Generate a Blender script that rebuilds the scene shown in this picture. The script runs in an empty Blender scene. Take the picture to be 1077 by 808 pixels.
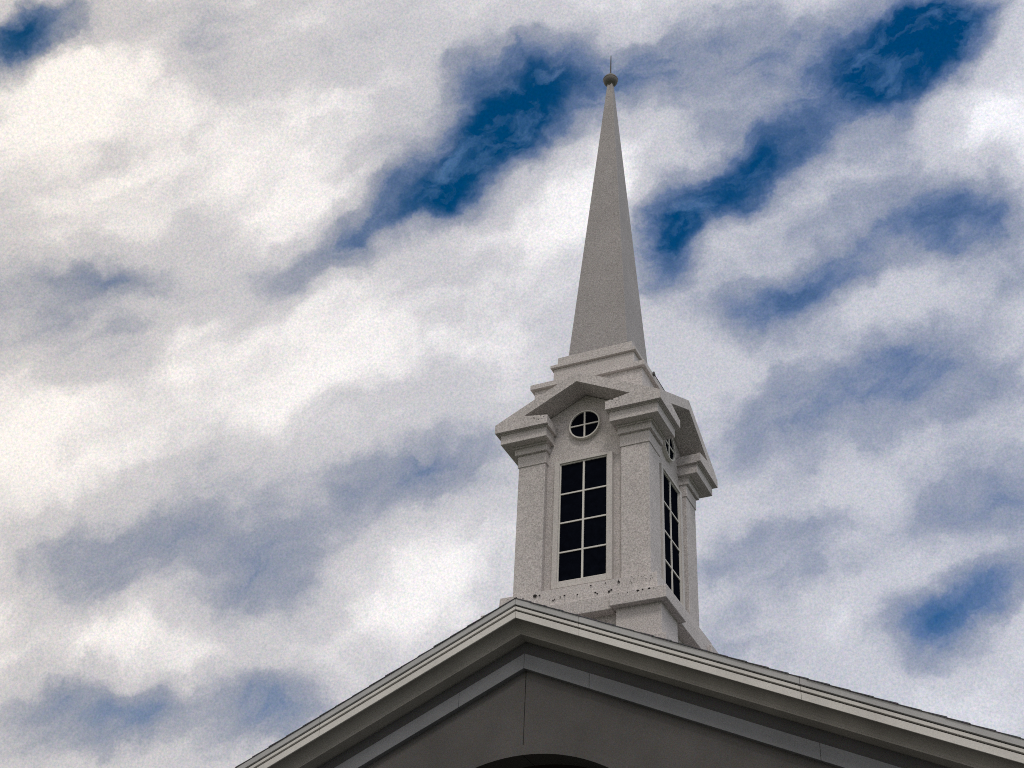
import bpy, bmesh, math, random
from mathutils import Vector, Matrix, noise
random.seed(7)
R = math.radians
SC = bpy.context.scene
COL = SC.collection
ZG = 12.4                                   # height of the steeple ledge above the ground

# ------------------------------------------------------------------ camera
cd = bpy.data.cameras.new('camera')
cam = bpy.data.objects.new('camera', cd)
COL.objects.link(cam)
M = Matrix(((0.908082, 0.211912, 0.36122), (0.416518, -0.546764, -0.726335), (0.043583, 0.810026, -0.584772))).to_4x4()
M.translation = Vector((7.99289, -20.13084, -10.79941 + ZG))
cam.matrix_world = M
cd.lens = 50.31
cd.sensor_width = 36
cd.clip_end = 5000
SC.camera = cam

# ------------------------------------------------------------------ view + sun
SC.view_settings.view_transform = 'Standard'
SC.view_settings.look = 'None'
SC.view_settings.gamma = 1.0
SC.view_settings.exposure = 0.0
SC.render.engine = 'CYCLES'
SC.cycles.use_denoising = False
SC.cycles.max_bounces = 6
SC.cycles.filter_width = 1.0
SUN_EL, SUN_AZ = 54.0, 150.0                 # azimuth clockwise from +Y
sd = bpy.data.lights.new('sun', 'SUN')
sd.energy = 1.0
sd.angle = R(12)
sd.color = (1.0, 0.94, 0.88)
so = bpy.data.objects.new('sun', sd)
COL.objects.link(so)
sdir = Vector((math.sin(R(SUN_AZ)) * math.cos(R(SUN_EL)), math.cos(R(SUN_AZ)) * math.cos(R(SUN_EL)), math.sin(R(SUN_EL))))
so.rotation_euler = sdir.to_track_quat('Z', 'Y').to_euler()
so.location = (0, 0, 60)

# ------------------------------------------------------------------ world: sky texture behind a broken cloud deck
# each patch: place in the sky (side, up), two radii, turn, thickness change
CLOUD_PATCHES = [
    (-0.0481, 0.9967, 0.0864, 0.0447, -2.4169, -0.42),
    (-0.0309, 1.0242, 0.1617, 0.0976, -2.2434, -0.3),
    (-0.0808, 0.9374, 0.0508, 0.0305, -2.2383, -0.15),
    (-0.1482, 0.8903, 0.1003, 0.0393, -2.3544, -0.46),
    (0.0092, 1.0884, 0.0857, 0.0703, 1.2985, -0.2),
    (0.1825, 0.9629, 0.0834, 0.0327, -2.0754, -0.42),
    (0.1968, 0.9765, 0.1536, 0.0592, -2.1462, -0.22),
    (0.252, 1.0456, 0.072, 0.0339, -2.2424, -0.2),
    (0.3896, 1.1712, 0.1035, 0.0582, -2.3964, -0.45),
    (0.3734, 1.1597, 0.185, 0.1063, -2.3383, -0.28),
    (0.4457, 1.2176, 0.0808, 0.0579, -1.703, -0.3),
    (0.1408, 0.8932, 0.0944, 0.0372, 1.5322, -0.36),
    (-0.5235, 1.1278, 0.0618, 0.0443, -2.5633, -0.55),
    (-0.3343, 1.1255, 0.0874, 0.0577, 1.8078, -0.2),
    (-0.3647, 0.8229, 0.0596, 0.0224, -3.0938, -0.2),
    (-0.4067, 0.7814, 0.0899, 0.072, 2.1178, -0.2),
    (0.2112, 0.8184, 0.059, 0.0338, -2.5302, -0.26),
    (0.2696, 0.8503, 0.0623, 0.0343, -2.3429, -0.18),
    (0.3535, 0.9383, 0.163, 0.0544, -2.6476, -0.32),
    (0.4412, 0.9205, 0.0807, 0.0645, -2.381, -0.22),
    (0.3465, 0.5148, 0.0688, 0.039, -2.6565, -0.5),
    (0.2809, 0.7334, 0.1897, 0.0931, -2.4588, -0.36),
    (0.4242, 0.753, 0.079, 0.0591, -2.7427, -0.18),
    (-0.0735, 0.6281, 0.0942, 0.0414, -2.8187, -0.17),
    (-0.1486, 0.6005, 0.153, 0.0861, -2.8257, -0.19),
    (-0.1802, 0.5501, 0.0602, 0.0469, 3.079, -0.06),
    (-0.2968, 0.5302, 0.0889, 0.042, -3.1215, -0.24),
    (-0.3389, 0.4864, 0.074, 0.0423, 1.8799, -0.15),
    (-0.1648, 0.4927, 0.0439, 0.0361, 3.0369, -0.2),
    (-0.1665, 0.4226, 0.0541, 0.0326, 2.8633, -0.3),
    (-0.286, 0.4083, 0.0901, 0.0368, -3.1154, -0.26),
    (0.2429, 0.563, 0.1202, 0.0408, -2.776, -0.3),
    (0.4084, 0.6262, 0.0889, 0.0579, -2.9061, -0.3),
    (0.4049, 0.5557, 0.0671, 0.0231, -2.6929, -0.3),
    (0.091, 1.1447, 0.2324, 0.0678, -2.6736, -0.14),
    (0.1994, 1.1459, 0.1622, 0.0663, -2.6439, -0.18),
    (0.2707, 1.1087, 0.0629, 0.0381, -2.1498, 0.05),
    (-0.2532, 0.8251, 0.077, 0.0502, -3.1352, -0.12),
    (-0.4058, 1.0223, 0.1317, 0.105, 2.9782, 0.16),
    (-0.2043, 0.985, 0.1422, 0.1276, 1.907, 0.16),
    (-0.4002, 0.6495, 0.0937, 0.0788, 2.4713, 0.2),
    (-0.2857, 0.4578, 0.0673, 0.0334, 2.8664, 0.25),
    (0.0956, 0.9565, 0.0847, 0.0604, 2.5847, 0.12),
    (0.0114, 0.8898, 0.0863, 0.0579, -1.979, 0.14),
    (0.2865, 0.7964, 0.1925, 0.0334, -2.5742, 0.12),
    (0.4695, 1.0756, 0.0999, 0.0831, -1.8061, 0.2),
    (-0.0361, 0.5376, 0.1212, 0.0498, -2.6765, 0.12),
    (-0.0945, 0.7812, 0.1015, 0.0532, -2.8266, 0.1),
    (0.3368, 0.6494, 0.079, 0.034, -2.6457, 0.1),
    (-0.1376, 0.4508, 0.0468, 0.0421, 2.0023, 0.1),
]
w = bpy.data.worlds.new('World')
SC.world = w
w.use_nodes = True
nt = w.node_tree
nt.nodes.clear()
def N(t, **k):
    n = nt.nodes.new(t)
    for a, b in k.items():
        setattr(n, a, b)
    return n
def L(a, b):
    nt.links.new(a, b)
def vmath(op, a, b=None):
    n = N('ShaderNodeVectorMath', operation=op)
    L(a, n.inputs[0])
    if b is not None:
        if isinstance(b, (tuple, list)):
            n.inputs[1].default_value = b
        else:
            L(b, n.inputs[1])
    return n
def fmath(op, a, b=None, c=None, clamp=False):
    n = N('ShaderNodeMath', operation=op)
    n.use_clamp = clamp
    for i, v in enumerate((a, b, c)):
        if v is None:
            continue
        if isinstance(v, (int, float)):
            n.inputs[i].default_value = v
        else:
            L(v, n.inputs[i])
    return n.outputs[0]
def snoise(vec, scale, detail, rough=0.55, distort=0.0, offs=0.0):
    m = N('ShaderNodeMapping')
    m.inputs['Location'].default_value = (offs, offs * 0.7, -offs)
    L(vec, m.inputs['Vector'])
    n = N('ShaderNodeTexNoise')
    n.inputs['Scale'].default_value = scale
    n.inputs['Detail'].default_value = detail
    n.inputs['Roughness'].default_value = rough
    n.inputs['Distortion'].default_value = distort
    L(m.outputs[0], n.inputs['Vector'])
    return n
tc = N('ShaderNodeTexCoord')
D = tc.outputs['Generated']
sky = N('ShaderNodeTexSky', sky_type='NISHITA')
sky.sun_disc = False
sky.sun_elevation = R(SUN_EL)
sky.sun_rotation = R(SUN_AZ)
sky.air_density = 1.0
sky.dust_density = 0.3
sky.ozone_density = 3.0
# sky coordinates about the north-north-west horizon: side = east of it, up = height
HV, SV = (-0.445012, 0.895525, 0.0), (0.895525, 0.445012, 0.0)
wn = snoise(D, 5.0, 5.0, 0.55, 0.0, 3.1)
wsub = vmath('SUBTRACT', wn.outputs['Color'], (0.5, 0.5, 0.5))
wsc = vmath('SCALE', wsub.outputs[0]); wsc.inputs['Scale'].default_value = 0.06
wn2 = snoise(D, 19.0, 6.0, 0.6, 0.0, 8.7)
wsub2 = vmath('SUBTRACT', wn2.outputs['Color'], (0.5, 0.5, 0.5))
wsc2 = vmath('SCALE', wsub2.outputs[0]); wsc2.inputs['Scale'].default_value = 0.05
wadd0 = vmath('ADD', wsc.outputs[0], wsc2.outputs[0])
DW = vmath('ADD', D, wadd0.outputs[0]).outputs[0]
dh = fmath('MAXIMUM', vmath('DOT_PRODUCT', DW, HV).outputs['Value'], 0.08)
ds = fmath('DIVIDE', vmath('DOT_PRODUCT', DW, SV).outputs['Value'], dh)
dz = fmath('DIVIDE', vmath('DOT_PRODUCT', DW, (0, 0, 1)).outputs['Value'], dh)
cxyz = N('ShaderNodeCombineXYZ')
L(ds, cxyz.inputs[0]); L(dz, cxyz.inputs[1])
P = cxyz.outputs[0]
acc = 0.815
for (bx, by, r1, r2, an, amp) in CLOUD_PATCHES:
    mp = N('ShaderNodeMapping', vector_type='TEXTURE')
    mp.inputs['Location'].default_value = (bx, by, 0)
    mp.inputs['Rotation'].default_value = (0, 0, an)
    mp.inputs['Scale'].default_value = (r1, r2, 1)
    L(P, mp.inputs['Vector'])
    ln = vmath('LENGTH', mp.outputs[0])
    mr = N('ShaderNodeMapRange', interpolation_type='SMOOTHSTEP')
    mr.inputs['From Min'].default_value = 1.55
    mr.inputs['From Max'].default_value = 0.0
    mr.inputs['To Min'].default_value = 0.0
    mr.inputs['To Max'].default_value = amp * (1.25 if amp < 0 else 1.0)
    L(ln.outputs['Value'], mr.inputs['Value'])
    acc = fmath('ADD', mr.outputs[0], acc)
# billow, then wisps drawn out along the wind (lower left to upper right)
n1 = snoise(DW, 4.5, 7.0, 0.55, 0.3, 1.3).outputs['Fac']
wind = N('ShaderNodeMapping', vector_type='TEXTURE')
wind.inputs['Rotation'].default_value = (0, 0, R(38))
wind.inputs['Scale'].default_value = (1.9, 1.0, 1.0)
L(P, wind.inputs['Vector'])
n2 = snoise(wind.outputs[0], 11.0, 7.0, 0.52, 0.15, 5.9).outputs['Fac']
n3 = snoise(wind.outputs[0], 30.0, 7.0, 0.60, 0.12, 2.2).outputs['Fac']
v = fmath('ADD', acc, fmath('MULTIPLY', fmath('SUBTRACT', n1, 0.5), 0.8))
v = fmath('ADD', v, fmath('MULTIPLY', fmath('SUBTRACT', n2, 0.5), 0.62))
# the shreds show where the cloud is thin, the full white parts stay smooth
thin = N('ShaderNodeMapRange')
thin.inputs['From Min'].default_value = 0.85; thin.inputs['From Max'].default_value = 0.3
thin.inputs['To Min'].default_value = 0.06; thin.inputs['To Max'].default_value = 0.55
L(v, thin.inputs['Value'])
v = fmath('ADD', v, fmath('MULTIPLY', fmath('SUBTRACT', n3, 0.5), thin.outputs[0]), clamp=False)
ramp = N('ShaderNodeValToRGB')
cr = ramp.color_ramp
cr.interpolation = 'EASE'
stops = [(0.0, (0.12, 0.24, 0.45)), (0.25, (0.20, 0.27, 0.43)), (0.5, (0.33, 0.36, 0.44)), (0.75, (0.59, 0.59, 0.62)), (1.0, (0.95, 0.93, 0.92))]
cr.elements[0].position = stops[0][0]; cr.elements[0].color = stops[0][1] + (1,)
cr.elements[1].position = stops[-1][0]; cr.elements[1].color = stops[-1][1] + (1,)
for pz, c in stops[1:-1]:
    e = cr.elements.new(pz); e.color = c + (1,)
L(v, ramp.inputs[0])
al = N('ShaderNodeMapRange', interpolation_type='SMOOTHSTEP')
al.inputs['From Min'].default_value = -0.08
al.inputs['From Max'].default_value = 0.62
L(v, al.inputs['Value'])
veil = fmath('MULTIPLY', fmath('SUBTRACT', n3, 0.45), 2.2, clamp=True)
alv = fmath('MAXIMUM', al.outputs[0], veil)
# the photograph's sky is a deep, saturated blue
hs = N('ShaderNodeHueSaturation')
hs.inputs['Saturation'].default_value = 1.55
hs.inputs['Value'].default_value = 1.12
hs.inputs['Hue'].default_value = 0.496
L(sky.outputs[0], hs.inputs['Color'])
SKY_STR = 0.06
sks = N('ShaderNodeVectorMath', operation='SCALE')
sks.inputs['Scale'].default_value = 1.0
L(hs.outputs[0], sks.inputs[0])
cls = N('ShaderNodeVectorMath', operation='SCALE')
cls.inputs['Scale'].default_value = 1.0 / SKY_STR
L(ramp.outputs[0], cls.inputs[0])
mix = N('ShaderNodeMix', data_type='RGBA')
L(alv, mix.inputs['Factor'])
L(sks.outputs[0], mix.inputs['A'])
L(cls.outputs[0], mix.inputs['B'])
# the cloud is warmer toward the west, cooler toward the north
tr = N('ShaderNodeMapRange')
tr.inputs['From Min'].default_value = -0.45; tr.inputs['From Max'].default_value = 0.30
L(ds, tr.inputs['Value'])
tm = N('ShaderNodeMix', data_type='RGBA')
tm.inputs['A'].default_value = (1.03, 0.985, 0.93, 1); tm.inputs['B'].default_value = (0.96, 0.985, 1.05, 1)
L(tr.outputs[0], tm.inputs['Factor'])
tv = vmath('MULTIPLY', mix.outputs['Result'], tm.outputs['Result'])
# fine colour noise over the whole sky, imitating camera grain
gn = snoise(D, 640.0, 2.0, 0.8)
g0 = vmath('SUBTRACT', gn.outputs['Color'], (0.5, 0.5, 0.5))
g1 = N('ShaderNodeVectorMath', operation='SCALE'); g1.inputs['Scale'].default_value = 0.42
L(g0.outputs[0], g1.inputs[0])
gq = fmath('ADD', fmath('MULTIPLY', fmath('SUBTRACT', gn.outputs['Fac'], 0.5), 0.5), 1.0)
g2 = vmath('ADD', g1.outputs[0], (0, 0, 0)); L(gq, g2.inputs[1])
gs = vmath('MULTIPLY', tv.outputs[0], g2.outputs[0])
bg = N('ShaderNodeBackground')
bg.inputs['Strength'].default_value = SKY_STR
L(gs.outputs[0], bg.inputs['Color'])
ow = N('ShaderNodeOutputWorld')
L(bg.outputs[0], ow.inputs['Surface'])
w.cycles.sampling_method = 'MANUAL'
w.cycles.sample_map_resolution = 512

# ------------------------------------------------------------------ materials
def material(name, base, var=0.2, scale=55.0, rough=0.75, bump=0.25, tint=0.04, blotch=0.08, spec=0.3, bscale=1.3, bdist=0.004):
    m = bpy.data.materials.new(name)
    m.use_nodes = True
    t = m.node_tree
    b = t.nodes['Principled BSDF']
    b.inputs['Roughness'].default_value = rough
    b.inputs['Specular IOR Level'].default_value = spec
    co = t.nodes.new('ShaderNodeTexCoord')
    def tn(s, d, r=0.6):
        n = t.nodes.new('ShaderNodeTexNoise')
        n.inputs['Scale'].default_value = s; n.inputs['Detail'].default_value = d; n.inputs['Roughness'].default_value = r
        t.links.new(co.outputs['Object'], n.inputs['Vector'])
        return n
    g = tn(scale, 3.0, 0.7)
    big = tn(bscale, 5.0, 0.6)
    mr = t.nodes.new('ShaderNodeMapRange')
    mr.inputs['From Min'].default_value = 0.3; mr.inputs['From Max'].default_value = 0.7
    mr.inputs['To Min'].default_value = 1 - var; mr.inputs['To Max'].default_value = 1 + var
    t.links.new(g.outputs['Fac'], mr.inputs['Value'])
    mb = t.nodes.new('ShaderNodeMapRange')
    mb.inputs['From Min'].default_value = 0.3; mb.inputs['From Max'].default_value = 0.7
    mb.inputs['To Min'].default_value = 1 - blotch; mb.inputs['To Max'].default_value = 1 + blotch
    t.links.new(big.outputs['Fac'], mb.inputs['Value'])
    mm = t.nodes.new('ShaderNodeMath'); mm.operation = 'MULTIPLY'
    t.links.new(mr.outputs[0], mm.inputs[0]); t.links.new(mb.outputs[0], mm.inputs[1])
    # slight colour drift between grains
    c3 = tn(scale * 0.8, 2.0)
    sub = t.nodes.new('ShaderNodeVectorMath'); sub.operation = 'SUBTRACT'; sub.inputs[1].default_value = (0.5, 0.5, 0.5)
    t.links.new(c3.outputs['Color'], sub.inputs[0])
    sc = t.nodes.new('ShaderNodeVectorMath'); sc.operation = 'SCALE'; sc.inputs['Scale'].default_value = tint * 2
    t.links.new(sub.outputs[0], sc.inputs[0])
    ad = t.nodes.new('ShaderNodeVectorMath'); ad.operation = 'ADD'; ad.inputs[1].default_value = base
    t.links.new(sc.outputs[0], ad.inputs[0])
    s2 = t.nodes.new('ShaderNodeVectorMath'); s2.operation = 'SCALE'
    t.links.new(ad.outputs[0], s2.inputs[0]); t.links.new(mm.outputs[0], s2.inputs['Scale'])
    t.links.new(s2.outputs[0], b.inputs['Base Color'])
    if bump:
        bp = t.nodes.new('ShaderNodeBump')
        bp.inputs['Strength'].default_value = bump; bp.inputs['Distance'].default_value = bdist
        t.links.new(g.outputs['Fac'], bp.inputs['Height'])
        t.links.new(bp.outputs[0], b.inputs['Normal'])
    return m
MW = material('white_stippled_paint', (0.53, 0.495, 0.48), 0.40, 42.0)
MCAS = material('window_casing_paint', (0.56, 0.53, 0.505), 0.2, 48.0)
MS = material('spire_dimmed_paint', (0.35, 0.33, 0.326), 0.40, 42.0)  # tower paint darkened; the spire's dimmer light is put into the colour
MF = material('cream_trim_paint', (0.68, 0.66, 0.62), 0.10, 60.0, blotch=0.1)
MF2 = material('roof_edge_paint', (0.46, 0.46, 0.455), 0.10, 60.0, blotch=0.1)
MB_ = material('grey_trim_board', (0.175, 0.18, 0.19), 0.12, 60.0, blotch=0.1)
MFR = material('shaded_frieze_paint', (0.06, 0.059, 0.059), 0.12, 60.0, blotch=0.15)  # shade of the overhang put into the frieze colour
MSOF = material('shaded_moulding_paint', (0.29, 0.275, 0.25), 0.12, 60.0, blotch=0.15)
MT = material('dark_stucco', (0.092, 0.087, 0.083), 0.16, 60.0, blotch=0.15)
MSH = material('roof_shingles', (0.09, 0.09, 0.10), 0.25, 40.0, rough=0.95)
MG = material('dark_window_glass', (0.004, 0.005, 0.009), 0.3, 8.0, rough=1.0, bump=0, tint=0.0, spec=0.0)
MM = material('muntin_paint', (0.68, 0.66, 0.61), 0.06, 60.0, bump=0)
MD = material('dark_metal', (0.06, 0.055, 0.055), 0.15, 40.0, rough=0.55)
MBALL = material('weathered_finial', (0.17, 0.16, 0.15), 0.2, 45.0, rough=0.6)
MH = material('peck_hole_shadow', (0.012, 0.010, 0.010), 0.2, 60.0, bump=0, tint=0.0)
MWOOD = material('stained_porch_timber', (0.035, 0.022, 0.015), 0.2, 20.0)
MBR = material('red_brown_brick', (0.28, 0.15, 0.11), 0.2, 30.0)
MGR = material('mown_grass', (0.055, 0.085, 0.025), 0.35, 9.0, rough=0.95, blotch=0.3, bscale=0.08, tint=0.01, bdist=0.03)
MCO = material('asphalt_paving', (0.10, 0.098, 0.095), 0.12, 20.0, blotch=0.12, bscale=0.5)  # dark asphalt out of view, toned down to cut bounce onto undersides

# ------------------------------------------------------------------ mesh helpers (coordinates in metres about the ledge level)
ORG = Vector((0, 0, 0))
class Mesh:
    def __init__(s):
        s.bm = bmesh.new()
    def poly(s, pts, m=0):
        f = s.bm.faces.new([s.bm.verts.new(p) for p in pts]); f.material_index = m
        return f
    def prism(s, a, b, m=0):
        """closed solid between two matching loops"""
        va = [s.bm.verts.new(p) for p in a]; vb = [s.bm.verts.new(p) for p in b]
        n = len(a)
        fs = [s.bm.faces.new(va), s.bm.faces.new(vb[::-1])]
        for i in range(n):
            fs.append(s.bm.faces.new((va[i], vb[i], vb[(i + 1) % n], va[(i + 1) % n])))
        for f in fs:
            f.material_index = m
        return s
    def box(s, x0, x1, y0, y1, z0, z1, m=0):
        x0, x1 = min(x0, x1), max(x0, x1); y0, y1 = min(y0, y1), max(y0, y1)
        return s.prism([(x0, y0, z0), (x1, y0, z0), (x1, y1, z0), (x0, y1, z0)], [(x0, y0, z1), (x1, y0, z1), (x1, y1, z1), (x0, y1, z1)], m)
    def frustum(s, w0, z0, w1, z1, m=0):
        q = [(-1, -1), (1, -1), (1, 1), (-1, 1)]
        return s.prism([(a * w0, b * w0, z0) for a, b in q], [(a * w1, b * w1, z1) for a, b in q], m)
    def tube(s, p0, p1, r0, r1, n=12, m=0):
        p0, p1 = Vector(p0), Vector(p1)
        q = (p1 - p0).to_track_quat('Z', 'Y')
        ring = lambda p, r: [p + q @ Vector((r * math.cos(2 * math.pi * i / n), r * math.sin(2 * math.pi * i / n), 0)) for i in range(n)]
        return s.prism(ring(p0, r0), ring(p1, r1), m)
    def lathe(s, prof, n=24, m=0):
        rings = [[s.bm.verts.new((r * math.cos(2 * math.pi * i / n), r * math.sin(2 * math.pi * i / n), z)) for i in range(n)] for r, z in prof]
        s.bm.faces.new(rings[0][::-1]).material_index = m; s.bm.faces.new(rings[-1]).material_index = m
        for a, b in zip(rings, rings[1:]):
            for i in range(n):
                f = s.bm.faces.new((a[i], a[(i + 1) % n], b[(i + 1) % n], b[i])); f.material_index = m; f.smooth = True
        return s
    def rot(s, k, verts=None):
        bmesh.ops.rotate(s.bm, cent=(0, 0, 0), matrix=Matrix.Rotation(k * math.pi / 2, 3, 'Z'), verts=verts or s.bm.verts)
        return s
    def build(s, name, mats, parent=None, bevel=0.0, turn=0):
        if turn:
            s.rot(turn)
        bmesh.ops.recalc_face_normals(s.bm, faces=s.bm.faces)
        me = bpy.data.meshes.new(name)
        bmesh.ops.translate(s.bm, verts=s.bm.verts, vec=Vector((0, 0, ZG)) - ORG)
        s.bm.to_mesh(me); s.bm.free()
        for m in (mats if isinstance(mats, (list, tuple)) else [mats]):
            me.materials.append(m)
        o = bpy.data.objects.new(name, me)
        COL.objects.link(o)
        if parent is not None:
            o.parent = parent
        else:
            o.location = ORG
        if bevel:
            b = o.modifiers.new('soft_edge', 'BEVEL'); b.width = bevel; b.segments = 1; b.limit_method = 'ANGLE'; b.angle_limit = R(35)
        return o
def thing(name, label, cat, loc):
    global ORG
    ORG = Vector(loc)
    o = bpy.data.objects.new(name, None)
    COL.objects.link(o)
    o.location = loc
    o['label'] = label; o['category'] = cat
    return o

# ------------------------------------------------------------------ ground
ORG = Vector((0, 0, 0))
g = Mesh(); g.poly([(-1500, -1500, -ZG), (1500, -1500, -ZG), (1500, 1500, -ZG), (-1500, 1500, -ZG)])
o = g.build('ground', MGR); o['kind'] = 'structure'
g = Mesh(); g.box(-16, 22, -40, -2.4, -ZG - 0.1, -ZG + 0.10)
o = g.build('pavement', MCO); o['kind'] = 'structure'

# ------------------------------------------------------------------ church building
GY, GZ, GM = -3.57, -1.31, 0.451            # front of the gable cornice, apex height, slope
HW = 8.0                                    # half width of the gable
church = thing('church_building', 'grey stucco church with pale stepped cornice around its wide front gable above a round arch', 'church', (0, 8, 0))
def rk(x, y, dzz):
    return (x, y, GZ + dzz - GM * abs(x))
def rake(mb, prof, x0, x1, m=0):
    """solid of a (y, dz) profile running up the rake between x0 and x1"""
    mb.prism([rk(x0, y, d) for y, d in prof], [rk(x1, y, d) for y, d in prof], m)
joints_left = [0, -3.05, -6.1, -HW]
joints_top = [0, 0.98, 4.0, 7.05, HW]
J = 0.0022
def runs(js, mb, prof, m=0):
    for a, b in zip(js, js[1:]):
        s = 1 if b > a else -1
        rake(mb, prof, a + s * J, b - s * J, m)
for side, jt in ((-1, joints_left), (1, joints_top)):
    # crown: roof edge board, second board, tall fascia, with dark grooves between them
    mb = Mesh()
    runs(jt, mb, [(-3.582, -0.012), (-3.582, -0.102), (-3.45, -0.102), (-3.45, -0.012)], 1)
    runs(jt, mb, [(-3.568, -0.124), (-3.568, -0.172), (-3.45, -0.172), (-3.45, -0.124)])
    runs(jt, mb, [(-3.555, -0.196), (-3.555, -0.300), (-3.45, -0.300), (-3.45, -0.196)])
    cor = mb.build('cornice', [MF, MF2], church, 0.003)
    mb = Mesh(); rake(mb, [(-3.50, -0.02), (-3.50, -0.297), (-3.10, -0.297), (-3.10, -0.02)], 0, side * HW)
    mb.build('groove_backing', MD, cor)
    # soffit with ogee bed moulding
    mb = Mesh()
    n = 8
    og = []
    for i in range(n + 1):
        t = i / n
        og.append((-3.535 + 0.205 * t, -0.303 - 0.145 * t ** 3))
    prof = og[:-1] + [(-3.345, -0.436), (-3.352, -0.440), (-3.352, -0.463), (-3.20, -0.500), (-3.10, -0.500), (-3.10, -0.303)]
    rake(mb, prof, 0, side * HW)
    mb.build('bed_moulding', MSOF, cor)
    # frieze (recessed, overhang shade in its colour) and rake board under it
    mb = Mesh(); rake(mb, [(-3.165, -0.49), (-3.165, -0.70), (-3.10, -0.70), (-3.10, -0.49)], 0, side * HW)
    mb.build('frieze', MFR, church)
    mb = Mesh()
    jb = [0, side * 1.0, side * 4.1, side * 7.2, side * HW]
    runs(jb, mb, [(-3.205, -0.695), (-3.205, -0.922), (-3.09, -0.922), (-3.09, -0.695)])
    mb.build('rake_board', MB_, church, 0.003)
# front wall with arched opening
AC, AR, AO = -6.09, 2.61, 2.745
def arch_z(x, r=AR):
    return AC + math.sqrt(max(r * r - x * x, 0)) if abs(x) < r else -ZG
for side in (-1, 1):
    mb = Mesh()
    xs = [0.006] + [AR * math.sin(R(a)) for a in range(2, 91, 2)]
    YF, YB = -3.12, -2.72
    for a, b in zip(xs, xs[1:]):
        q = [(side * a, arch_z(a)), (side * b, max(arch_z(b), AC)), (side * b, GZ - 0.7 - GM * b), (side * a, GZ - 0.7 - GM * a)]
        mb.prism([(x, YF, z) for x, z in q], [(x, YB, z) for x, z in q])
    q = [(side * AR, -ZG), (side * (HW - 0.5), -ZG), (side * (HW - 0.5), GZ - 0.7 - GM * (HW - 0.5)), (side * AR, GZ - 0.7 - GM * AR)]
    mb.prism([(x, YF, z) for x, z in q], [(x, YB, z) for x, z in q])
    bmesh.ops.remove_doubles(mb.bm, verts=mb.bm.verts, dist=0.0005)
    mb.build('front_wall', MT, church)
mb = Mesh(); mb.box(-0.03, 0.03, -3.1, -2.74, AC + AR + 0.02, -2.1)
mb.build('wall_joint', MD, church)
mb = Mesh()
for i in range(60):
    a0, a1 = math.pi * i / 60, math.pi * (i + 1) / 60
    f = lambda r, a, y: (-r * math.cos(a), y, AC + r * math.sin(a))
    ri, ro = AR - 0.004, AO
    mb.prism([f(ri, a0, -3.142), f(ro, a0, -3.142), f(ro, a1, -3.142), f(ri, a1, -3.142)], [f(ri, a0, -3.10), f(ro, a0, -3.10), f(ro, a1, -3.10), f(ri, a1, -3.10)])
bmesh.ops.remove_doubles(mb.bm, verts=mb.bm.verts, dist=0.0005)
mb.build('arch_trim', MT, church)
# porch behind the arch
mb = Mesh()
mb.box(-4.2, 4.2, -2.72, 1.0, -3.30, -3.2)
mb.box(-4.3, -4.2, -2.72, 1.0, -ZG, -3.2); mb.box(4.2, 4.3, -2.72, 1.0, -ZG, -3.2)
mb.box(-4.2, 4.2, 1.0, 1.1, -ZG, -3.2)
mb.build('porch', MWOOD, church)
for side in (-1, 1):
    mb = Mesh(); mb.box(side * 0.02, side * 0.95, 0.93, 0.995, -ZG + 0.02, -ZG + 2.4)
    for z0 in (0.25, 1.2):
        mb.box(side * 0.15, side * 0.82, 0.905, 0.93, -ZG + z0, -ZG + z0 + 0.85)
    d = mb.build('door', MWOOD, church, 0.004)
    mb = Mesh(); mb.tube((side * 0.1, 0.86, -ZG + 1.0), (side * 0.1, 0.86, -ZG + 1.3), 0.012, 0.012)
    mb.build('handle', MD, d)
# nave walls
YE = 26.0
mb = Mesh()
ez = GZ - 0.5 - GM * (HW - 0.5)
for side in (-1, 1):
    mb.box(side * (HW - 0.55), side * (HW - 0.8), -2.72, YE, -ZG, ez - 0.1)
q = [(-HW + 0.8, -ZG), (HW - 0.8, -ZG), (HW - 0.8, ez), (0, GZ - 0.5), (-HW + 0.8, ez)]
mb.prism([(x, YE - 0.3, z) for x, z in q], [(x, YE, z) for x, z in q])
mb.build('nave_wall', MBR, church)
# shingled roof: overlapping courses so the edge is stepped
for side in (-1, 1):
    mb = Mesh()
    P_ = 0.262
    x = 0.0
    while x < HW + 0.1:
        x1 = min(x + P_ + random.uniform(-0.02, 0.02), HW + 0.12)
        lift = random.uniform(-0.005, 0.002)
        ye = -3.592 + random.uniform(-0.006, 0.004)
        # upper end tucks under the next course, lower end stands proud
        a, b = x - 0.02, x1
        q = [(a, GZ - 0.012 - GM * a), (b, GZ - 0.012 - GM * b), (b, GZ + 0.010 + lift - GM * b), (a, GZ - 0.004 - GM * a)]
        mb.prism([(side * u, ye, z) for u, z in q], [(side * u, YE + 0.4, z) for u, z in q])
        x = x1
    q = [(0, GZ - 0.02), (HW, GZ - 0.02 - GM * HW), (HW, GZ - 0.14 - GM * HW), (0, GZ - 0.14)]
    mb.prism([(side * u, -3.10, z) for u, z in q], [(side * u, YE + 0.35, z) for u, z in q])
    mb.build('roof', MSH, church)
for side in (-1, 1):
    mb = Mesh()
    mb.box(side * (HW + 0.002), side * (HW + 0.14), -3.6, YE + 0.3, GZ - GM * HW - 0.16, GZ - GM * HW - 0.05)
    mb.build('gutter', MF, church, 0.004)

# ------------------------------------------------------------------ steeple
st = thing('steeple', 'pale grey steeple with gabled belfry, dark paned windows and needle spire on church roof', 'steeple', (0, 0, ZG - 1.31))
# skirt on the roof
mb = Mesh(); mb.box(-1.555, 1.555, -1.555, 0.8, -2.45, -1.155)
mb.build('roof_curb', MW, st, 0.006)
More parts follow.
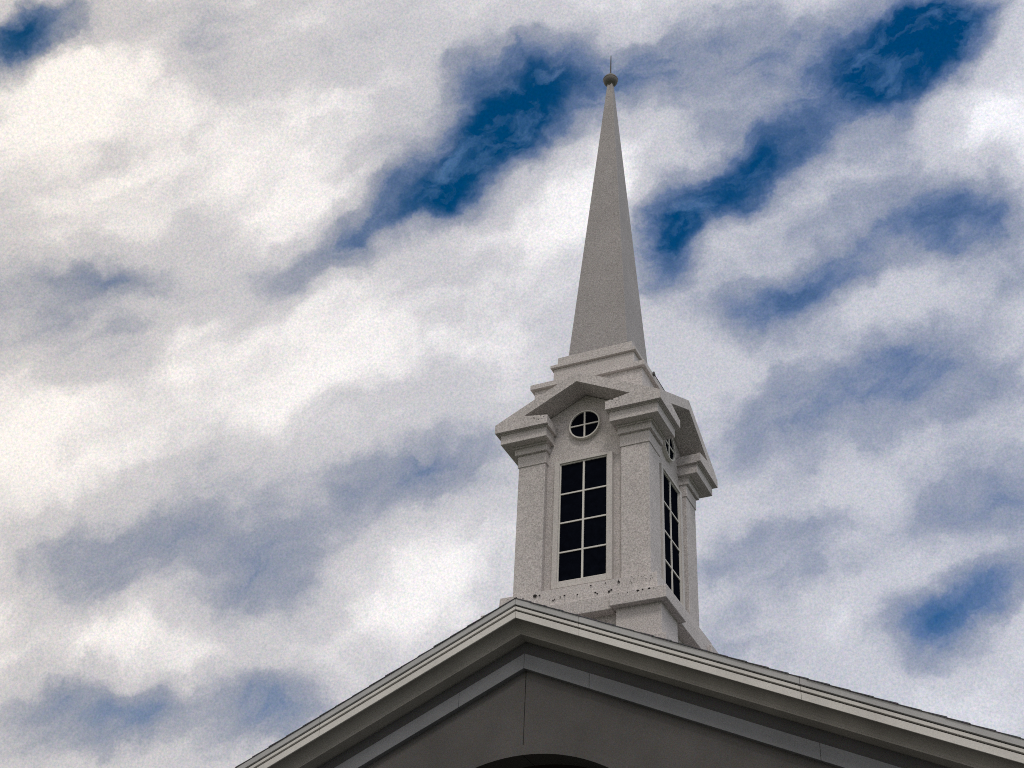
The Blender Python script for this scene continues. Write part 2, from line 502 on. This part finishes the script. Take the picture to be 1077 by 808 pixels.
# pedestal: corner piers around a recessed core
mb = Mesh(); mb.frustum(1.31, -2.3, 1.30, -0.5)
for sx in (-1, 1):
    for sy in (-1, 1):
        mb.box(sx * 0.709, sx * 1.452, sy * 0.709, sy * 1.452, -2.3, -0.57)
mb.build('pedestal', MW, st, 0.006)
def hole(mb, cx, cz, r, y, m=1):
    n = 7
    pts = [(cx + r * random.uniform(0.55, 1.1) * math.cos(2 * math.pi * i / n), y, cz + 0.8 * r * random.uniform(0.55, 1.1) * math.sin(2 * math.pi * i / n)) for i in range(n)]
    mb.poly(pts, m)
# ledge
mb = Mesh()
mb.box(-0.66, 0.66, -1.505, 1.505, -0.60, -0.353)
mb.box(-1.503, 1.503, -0.66, 0.66, -0.602, -0.355)
for sx in (-1, 1):
    for sy in (-1, 1):
        mb.box(sx * 0.645, sx * 1.576, sy * 0.645, sy * 1.576, -0.586, -0.372)
for cx, cz, r in [(0.80, -0.385, 0.012), (1.12, -0.383, 0.028), (1.20, -0.379, 0.018), (1.30, -0.380, 0.024), (0.95, -0.386, 0.010), (1.38, -0.384, 0.010)]:
    hole(mb, cx, cz - 0.02, r, -1.579)
mb.build('ledge', [MW, MH], st, 0.008)
# plinth with woodpecker holes
mb = Mesh(); mb.frustum(1.372, -0.42, 1.355, 0.0)
hs_ = [(-0.72, -0.07, 0.045), (-0.64, -0.075, 0.026), (-1.15, -0.09, 0.022), (-0.93, -0.08, 0.018), (-0.98, -0.17, 0.018), (-1.2, -0.05, 0.012), (-0.40, -0.21, 0.026), (-0.37, -0.19, 0.020), (-0.46, -0.19, 0.012),
       (-0.27, -0.17, 0.022), (-0.20, -0.155, 0.025), (0.02, -0.175, 0.022), (0.25, -0.06, 0.02), (0.33, -0.20, 0.024), (0.36, -0.22, 0.02), (0.50, -0.06, 0.018), (0.56, -0.22, 0.035),
       (0.60, -0.20, 0.026), (0.72, -0.08, 0.030), (0.92, -0.10, 0.015), (0.94, -0.14, 0.016), (-0.55, -0.27, 0.014), (0.12, -0.21, 0.012), (0.98, -0.07, 0.012), (0.44, -0.13, 0.010)]
for cx, cz, r in hs_:
    hole(mb, cx, cz, r * 0.88, -1.3745)
for i in range(26):
    hole(mb, random.uniform(0.7, 1.3), random.uniform(-0.14, -0.02), random.uniform(0.005, 0.011), -1.3745)
mb.build('plinth', [MW, MH], st, 0.004)
# walls
mb = Mesh(); mb.frustum(1.09, -0.05, 1.09, 3.34)
for k in range(2):
    q = [(-1.09, 3.34), (1.09, 3.34), (0, 3.89)]
    if k == 0:
        mb.prism([(x, -1.09, z) for x, z in q], [(x, 1.09, z) for x, z in q])
    else:
        mb.prism([(-1.09, x, z) for x, z in q], [(1.09, x, z) for x, z in q])
mb.build('tower_wall', MW, st)
# corner pilasters with stepped capitals
for k in range(4):
    mb = Mesh(); mb.box(0.697, 1.2, -1.2, -0.697, 0.002, 2.60)
    pil = mb.build('pilaster', MW, st, 0.006, turn=k)
    mb = Mesh()
    mb.box(0.678, 1.2155, -1.2155, -0.678, 2.5685, 2.83)
    mb.box(0.655, 1.263, -1.263, -0.655, 2.802, 2.932)
    mb.box(0.640, 1.300, -1.300, -0.640, 2.925, 2.962)
    mb.box(0.585, 1.4555, -1.4555, -0.585, 2.957, 3.152)
    mb.box(0.540, 1.4775, -1.4775, -0.540, 3.145, 3.325)
    mb.build('capital', MW, pil, 0.006, turn=k)
    # gable fascia of this side; front and rear run through, the side ones butt between them
    e = 1.538 if k % 2 == 0 else 1.4775
    zt = lambda x: 4.112 - 0.5052 * abs(x)
    for s in (0,):
        mb = Mesh()
        for sd_ in (-1, 1):
            qs = [[(0, 4.112), (0, 3.905), (0.989, 3.405), (0.989, zt(0.989))],
                  [(0.989, zt(0.989)), (0.989, 3.405), (0.989, 3.165), (e, 3.165), (e, zt(e))],
                  [(0.989, 3.405), (0.538, 3.33), (0.538, 3.165), (0.989, 3.165)]]
            for q in qs:
                mb.prism([(sd_ * x, -1.538, z) for x, z in q], [(sd_ * x, -1.478, z) for x, z in q])
        bmesh.ops.remove_doubles(mb.bm, verts=mb.bm.verts, dist=0.0005)
        # drop the inner faces shared by neighbouring pieces
        seen = {}
        for f in list(mb.bm.faces):
            key = tuple(sorted(v.index for v in f.verts)) if mb.bm.verts.index_update() is None else None
            seen.setdefault(key, []).append(f)
        for fl in seen.values():
            if len(fl) > 1:
                bmesh.ops.delete(mb.bm, geom=fl, context='FACES_ONLY')
        if k == 0:
            for i in range(16):
                hole(mb, random.choice((-0.72, 0.72)) + random.uniform(-0.10, 0.12), random.uniform(3.25, 3.335), random.uniform(0.005, 0.012), -1.5395)
            hole(mb, 0.67, 3.345, 0.018, -1.5395); hole(mb, 0.78, 3.362, 0.013, -1.5395); hole(mb, -0.70, 3.27, 0.017, -1.5395)
        mb.build('pediment', [MW, MH], st, turn=k)
# cross gable roof
for k in range(4):
    mb = Mesh(); e = 1.476
    top = lambda x: 4.108 - 0.5052 * abs(x)
    bot = lambda x: 3.907 - 0.5052 * abs(x)
    for s in (-1, 1):
        a = [(0, 0, top(0)), (0, -e, top(0)), (s * e, -e, top(e))]
        b = [(0, 0, bot(0)), (0, -e, bot(0)), (s * e, -e, bot(e))]
        mb.prism(a, b)
    mb.build('gable_roof', MW, st, turn=k)
# windows, one set on each side
for k in range(4):
    y = -1.1256
    mb = Mesh()
    mb.box(-0.53, -0.437, y - 0.055, y + 0.05, 0.105, 2.555); mb.box(0.437, 0.53, y - 0.055, y + 0.05, 0.105, 2.555)
    mb.box(-0.437, 0.437, y - 0.053, y + 0.05, 2.502, 2.553); mb.box(-0.437, 0.437, y - 0.053, y + 0.05, 0.107, 0.222)
    win = mb.build('window', MCAS, st, 0.004, turn=k)
    mb = Mesh(); mb.box(-0.435, 0.435, y - 0.004, y + 0.045, 0.22, 2.50)
    mb.build('window_pane', MG, win, turn=k)
    mb = Mesh()
    mb.box(-0.437, -0.418, y - 0.026, y + 0.02, 0.222, 2.502); mb.box(0.418, 0.437, y - 0.026, y + 0.02, 0.222, 2.502)
    mb.box(-0.418, 0.418, y - 0.026, y + 0.02, 0.222, 0.240); mb.box(-0.418, 0.418, y - 0.026, y + 0.02, 2.484, 2.502)
    mb.box(-0.016, 0.016, y - 0.024, y + 0.02, 0.24, 2.484)
    for z in (0.777, 1.337, 1.900):
        mb.box(-0.418, 0.418, y - 0.021, y + 0.02, z - 0.013, z + 0.013)
    mb.build('muntin', MM, win, turn=k)
    # round window
    mb = Mesh()
    cz, r0, r1, n = 3.2405, 0.264, 0.287, 40
    f = lambda r, a, yy: (r * math.sin(a), yy, cz + r * math.cos(a))
    for i in range(n):
        a0, a1 = 2 * math.pi * i / n, 2 * math.pi * (i + 1) / n
        mb.prism([f(r0, a0, y - 0.035), f(r1, a0, y - 0.035), f(r1, a1, y - 0.035), f(r0, a1, y - 0.035)], [f(r0, a0, y + 0.045), f(r1, a0, y + 0.045), f(r1, a1, y + 0.045), f(r0, a1, y + 0.045)])
    bmesh.ops.remove_doubles(mb.bm, verts=mb.bm.verts, dist=0.0005)
    rw = mb.build('round_window', MM, st, turn=k)
    mb = Mesh(); mb.prism([f(0.265, 2 * math.pi * i / n, y - 0.004) for i in range(n)], [f(0.265, 2 * math.pi * i / n, y + 0.045) for i in range(n)])
    mb.build('window_pane', MG, rw, turn=k)
    mb = Mesh(); mb.box(-0.014, 0.014, y - 0.026, y + 0.02, cz - 0.264, cz + 0.264); mb.box(-0.264, 0.264, y - 0.023, y + 0.02, cz - 0.012, cz + 0.012)
    mb.build('muntin', MM, rw, turn=k)
# stepped tiers under the spire
mb = Mesh(); mb.frustum(1.035, 3.3, 1.035, 4.29)
t1 = mb.build('roof_tier', MW, st, 0.006)
mb = Mesh(); mb.frustum(1.0986, 4.284, 1.0986, 4.392)
mb.build('lip', MW, t1, 0.006)
mb = Mesh(); mb.frustum(0.785, 4.38, 0.785, 4.885)
hole(mb, -0.12, 4.83, 0.014, -0.7865)
t2 = mb.build('roof_tier', [MW, MH], st, 0.006)
mb = Mesh(); mb.frustum(0.834, 4.881, 0.834, 4.949); mb.frustum(0.735, 4.94, 0.730, 5.171)
hole(mb, -0.1, 5.0, 0.012, -0.7365)
mb.build('lip', MW, t2, 0.006)
mb = Mesh(); mb.frustum(0.592, 5.165, 0.057, 12.969)
mb.build('spire', MS, st, 0.008)
mb = Mesh()
prof = [(0.062, 12.93)] + [(0.16 * math.cos(R(a)), 13.124 + 0.16 * math.sin(R(a))) for a in range(-64, 3, 6)] + [(0.166, 13.135), (0.166, 13.15)] + [(0.16 * math.cos(R(a)), 13.124 + 0.16 * math.sin(R(a))) for a in range(12, 86, 6)] + [(0.02, 13.30)]
mb.lathe(prof)
ball = mb.build('ball_finial', MBALL, st)
mb = Mesh(); mb.tube((0, 0, 13.28), (0.008, 0, 13.93), 0.019, 0.010, 8)
mb.build('lightning_rod', MD, st)
# lightning cable that runs down the rear corner of the tiers, with its clamps
mb = Mesh()
for px, py, pz, r in ((1.10, -0.62, 4.40, 0.035), (1.11, -0.66, 4.37, 0.03), (1.10, 0.02, 4.40, 0.02), (1.10, 0.28, 4.40, 0.026)):
    mb.tube((px, py, pz - r), (px, py, pz + r), r, r * 0.6, 7)
mb.tube((1.102, -0.64, 4.402), (1.102, 1.05, 4.402), 0.008, 0.008, 6)
mb.build('cable_clamp', MD, st)
